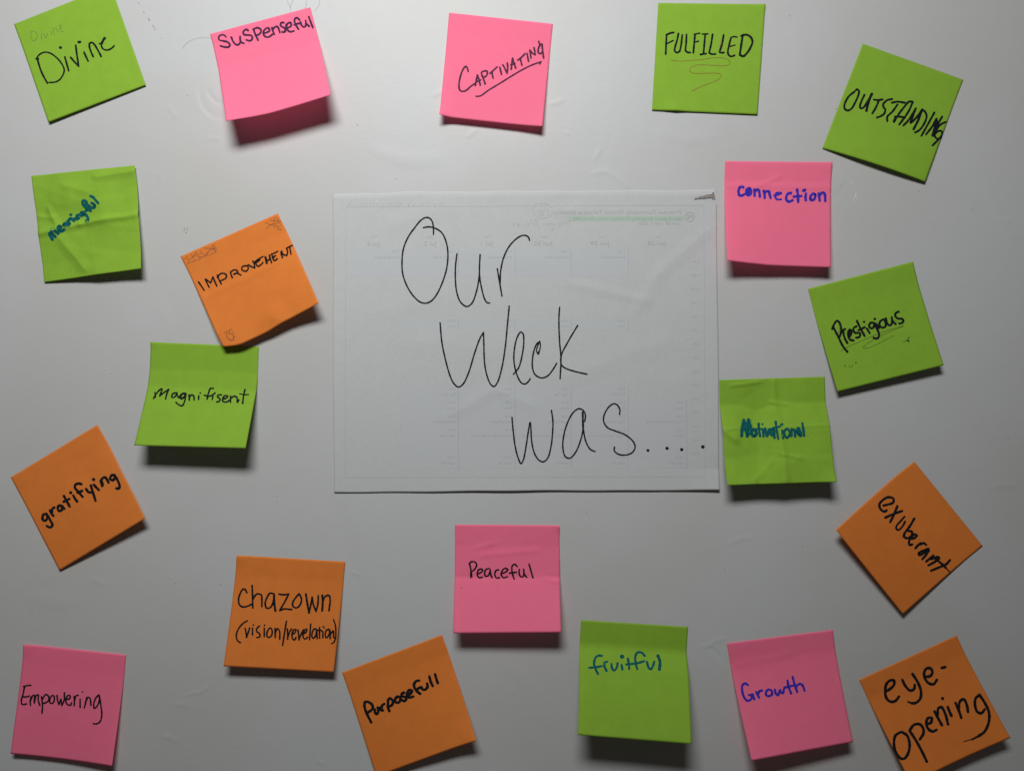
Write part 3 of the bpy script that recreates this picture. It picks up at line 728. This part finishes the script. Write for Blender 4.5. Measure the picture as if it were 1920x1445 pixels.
write(main, sheet, 'handwriting', 'main', [
    (620, 350, 4.8, 12, "925,430 925,370 912,310 885,282 850,280 810,305 760,365 700,450 655,560 642,690 650,790 690,900 750,990 810,1040 860,1048 910,1025 960,960 1010,850 1045,730 1055,600 1040,500 1000,415 940,375 880,362 835,370|1137,605 1125,700 1122,820 1135,950 1170,1040 1225,1078 1270,1050 1310,950 1335,820 1340,700 1345,612|1340,700 1340,800 1360,920 1390,1020 1415,1048 1430,1045|1500,740 1520,860 1542,985|1525,880 1530,760 1560,630 1620,520 1700,450 1745,438 1780,455 1790,485|985,1225 1000,1392 1030,1542 1075,1702 1110,1772 1150,1802 1190,1777 1240,1677 1300,1482 1345,1362 1375,1312|1375,1312 1378,1392 1385,1582 1405,1692 1440,1777 1470,1797 1500,1762 1540,1632 1570,1452 1590,1252 1607,1075|1645,1687 1690,1632 1720,1532 1738,1392 1730,1320 1710,1308 1680,1352 1655,1452 1650,1572 1680,1702 1720,1767 1750,1774 1780,1752 1795,1727"),
    (960, 640, 4.8, 12, "10:234,113 220,85 232,40 248,2|10:250,-2 256,35 240,112|14:238,95 235,112|249,0 225,20 205,60 185,150 185,240 210,300 265,328 320,310 370,250 403,195|428,-307 422,-200 428,0 440,150 433,335|590,-142 500,10 442,130 445,210 480,240 560,268 675,295|0,685 10,800 30,950 60,1060 80,1098 100,1070 130,920 150,790 163,728 170,780 175,880 200,1000 240,1065 280,1082 320,1050 350,950 365,820 368,720 355,620|655,720 660,660 640,620 600,605 550,640 500,730 465,850 458,960 480,1035 520,1050 570,1000 620,880 640,780 636,640|16:636,640 640,780|640,780 665,900 705,970 748,990|968,655 970,610 945,570 915,560 870,590 830,660 825,720 860,775 930,805 1020,840 1090,900 1108,950 1080,1000 1010,1022 950,1010 920,980 922,950|24:1222,979|24:1394,960|24:1526,972|24:1716,947"),
], 'looping black marker words Our Week was....', seed=3, dz=0.24)

# --- print on the back of the sheet, seen mirrored through the paper
def text_mesh(body):
    cu = bpy.data.curves.new('txt', 'FONT')
    cu.body = body; cu.size = 1; cu.resolution_u = 2
    o = bpy.data.objects.new('txt', cu)
    scene.collection.objects.link(o)
    dg = bpy.context.evaluated_depsgraph_get()
    me = bpy.data.meshes.new_from_object(o.evaluated_get(dg))
    V = np.array([v.co[:2] for v in me.vertices]); F = [tuple(p.vertices) for p in me.polygons]
    bpy.data.objects.remove(o); bpy.data.curves.remove(cu); bpy.data.meshes.remove(me)
    return V, F

def printed(name, ink, items, dz, label=None):
    """items: (text, right x, left x or None, baseline y, size); text runs right-to-left, mirrored"""
    VV, FF, k = [], [], 0
    for body, xr, xl, yb, size in items:
        V, F = text_mesh(body)
        wd = V[:, 0].max() - V[:, 0].min()
        sx = (xr - xl) / wd if xl is not None else size
        P = np.column_stack([xr - (V[:, 0] - V[:, 0].min()) * sx, yb - V[:, 1] * size])
        VV.append(main.on(P, dz)); FF += [tuple(i + k for i in f) for f in F]; k += len(V)
    V = world(np.vstack(VV))
    me = bpy.data.meshes.new(name)
    me.from_pydata([tuple(v) for v in V], [], FF); me.update()
    me.materials.append(INK[ink])
    o = bpy.data.objects.new(name, me); scene.collection.objects.link(o)
    o.parent = sheet; o.location = -Vector(sheet.location)
    o['kind'] = 'stuff'
    if label: o['label'] = label
    return o

def patch(items, name, ink, dz, label=None):
    VV, FF, k = [], [], 0
    for x0, y0, x1, y1 in items:
        nx = max(2, int((x1 - x0) / 2.6)); ny = max(2, int((y1 - y0) / 2.6))
        gx, gy = np.meshgrid(np.linspace(x0, x1, nx), np.linspace(y0, y1, ny))
        P = np.column_stack([gx.ravel(), gy.ravel()])
        VV.append(main.on(P, dz))
        idx = np.arange(nx * ny).reshape(ny, nx)
        FF.append(np.stack([idx[:-1, :-1], idx[1:, :-1], idx[1:, 1:], idx[:-1, 1:]], -1).reshape(-1, 4) + k); k += nx * ny
    o = make_mesh(name, world(np.vstack(VV)), np.vstack(FF), INK[ink], sheet)
    o['kind'] = 'stuff'
    if label: o['label'] = label
    return o

cols = [1177.7, 1071, 965.7, 859.2]
cells = []
for x in cols + [753]:
    cells.append((x - 104, 467, x, 518))
for x in cols:
    cells.append((x - 104, 597, x, 619)); cells.append((x - 104, 724, x, 877))
cells.append((1180, 750, 1287, 877))
patch(cells, 'printed_calendar_cells', 'cell', 0.07, 'pale blue calendar blocks showing through')
patch([(1067, 404.8, 1284, 414.4)], 'highlighter_band', 'hilite', 0.10, 'pale green highlighted line showing through')
rules = "|".join(f"{x},{a} {x},{b}" for x in cols for a, b in ((467, 518), (597, 619), (724, 877)))
write(main, sheet, 'printed_rules', 'line', [(0, 0, 1, .9, rules + "|1287,750 1288,877|.6:648.5,388 984,386.5 1319.5,385.3|.6:1319.8,385 1321,640 1322.6,894|.6:648.5,388 648,640 647.3,895|.6:647.3,895 984,894.4 1322.6,894")], seed=9, dz=0.12)
printed('printed_title', 'print', [('Pineview Community Church Tentative Itinerary', 1276.7, 1039, 401.5, 10.6),
                                   ('June 28 - July 3, 2025', 1276.7, 1198.5, 421.5, 8),
                                   ('Jun 28', 1249.6, 1214.6, 459.8, 11.5), ('Jun 29', 1142.9, 1107.9, 460, 11.5), ('Jun 30', 1036.7, 1001.7, 460.4, 11.5),
                                   ('Jul 1', 925.2, 902.3, 460.4, 11.5), ('Jul 2', 819, 796, 460.4, 11.5), ('Jul 3', 712.7, 689.4, 460.8, 11.5)], 0.15, 'mirrored title and dates showing through')
printed('printed_subtitle', 'printg', [('New England - BridgeWay Christian Church, Derry, NH', 1277.7, 1076.7, 412.6, 8)], 0.15)
small = []
for x, dn in zip([1232, 1125, 1019, 913, 807, 701], ['Sat', 'Sun', 'Mon', 'Tue', 'Wed', 'Thu']):
    small.append((dn, x + 6, None, 446, 6.4))
for x in [1172, 1066, 960, 854, 748]:
    small += [('7 AM', x, None, 474, 6.4), ('Breakfast & Devo', x, None, 484.5, 6.4)]
    if x > 800:
        small += [('12 PM', x, None, 603.5, 6.4), ('Lunch', x, None, 613, 6.4), ('5 PM', x, None, 731.5, 6.4), ('Free Time', x, None, 741, 6.4),
                  ('6 PM', x, None, 757, 6.4), ('Dinner', x, None, 767, 6.4), ('7 PM', x, None, 783, 6.4), ('Team Meeting' if x > 1000 else 'Evening Meeting', x, None, 792.5, 6.4),
                  ('9 PM', x, None, 808.5, 6.4), ({1172: 'Prayer Time & Team Time', 1066: 'Intercessory Prayer & Team Time', 960: 'Worship Night & Team Time'}.get(x, 'Team Time'), x, None, 818.5, 6.4),
                  ('10 PM', x, None, 860, 6.4), ('Lights Out', x, None, 869.5, 6.4)]
x = 1281
small += [('6 PM', x, None, 757, 6.4), ('Dinner', x, None, 767, 6.4), ('7 PM', x, None, 783, 6.4), ('Team Orientation Meeting', x, None, 792.5, 6.4), ('9 PM', x, None, 808.5, 6.4), ('Lights In', x, None, 818.5, 6.4), ('10 PM', x, None, 860, 6.4), ('Lights Out', x, None, 869.5, 6.4)]
for q, tm in enumerate(['8 AM', '9 AM', '10 AM', '11 AM', '12 PM', '1 PM', '2 PM', '3 PM', '4 PM', '5 PM', '6 PM', '7 PM', '8 PM', '9 PM', '10 PM']):
    small.append((tm, 1311, None, 493 + 25.7 * q, 6.2))
printed('printed_small_text', 'prints', small, 0.15, 'mirrored small calendar entries showing through')
lx, ly = 1293.3, 406.7
ring = " ".join(f"{lx + 8.2 * math.cos(a):.1f},{ly + 8.8 * math.sin(a):.1f}" for a in np.linspace(0, 2 * math.pi, 17))
write(main, sheet, 'printed_round_logo', 'print', [(0, 0, 1, 1.6, ring + f"|1.2:{lx-4},{ly-4} {lx-2},{ly+3} {lx+1},{ly-3} {lx+4},{ly+4}|1.2:{lx-5},{ly+3} {lx+5},{ly-4}|.9:{lx-3},{ly-6} {lx+5},{ly+1}")], seed=12, dz=0.15)
write(main, sheet, 'pencil_writing', 'ghostpen', [
    (960, 350, 4.8, 5, "522,358 512,308 490,345 468,310 455,355|440,335 425,330 425,350 440,352 440,335|412,352 410,330 398,330|385,335 370,332 370,350 385,350 383,332|383,332 372,360 360,390 375,386|345,335 330,335 330,352 345,352 345,335|328,332 322,355|312,352 312,332 290,335 285,355|232,290 243,390|222,355 215,300 195,345 175,300 165,355|150,335 135,335 137,355 150,350 150,335|120,330 110,355 98,330|85,335 83,355|75,300 76,301|65,345 45,345 50,330 65,340 60,355 42,355|25,330 10,335 22,350 5,358|190,215 200,170 260,150 330,165 365,210 350,260 280,285 215,265 190,215|8:320,205 325,255|285,210 250,225 245,250 270,260 285,240 262,235"),
], 'mirrored pencil name and circled number showing through', seed=14, dz=0.13)
write(main, sheet, 'pencil_writing', 'ghostpen', [
    (620, 350, 4.8, 5, "1018,150 1000,158 1015,175|990,140 985,172 970,160|950,150 940,170 920,155|880,135 875,170|840,140 835,172 815,155 800,172|760,150 745,170 735,150|690,135 700,172 715,140|640,150 620,172 605,150 590,170|560,150 540,168 520,150|480,150 465,205 455,160|430,150 415,170|390,145 380,172|360,135 352,170|330,150 310,168 300,150|270,150 255,170 240,150|215,150 205,168|180,130 175,170 160,150"),
], 'mirrored pencil line along the top edge, showing through', seed=15, dz=0.13)
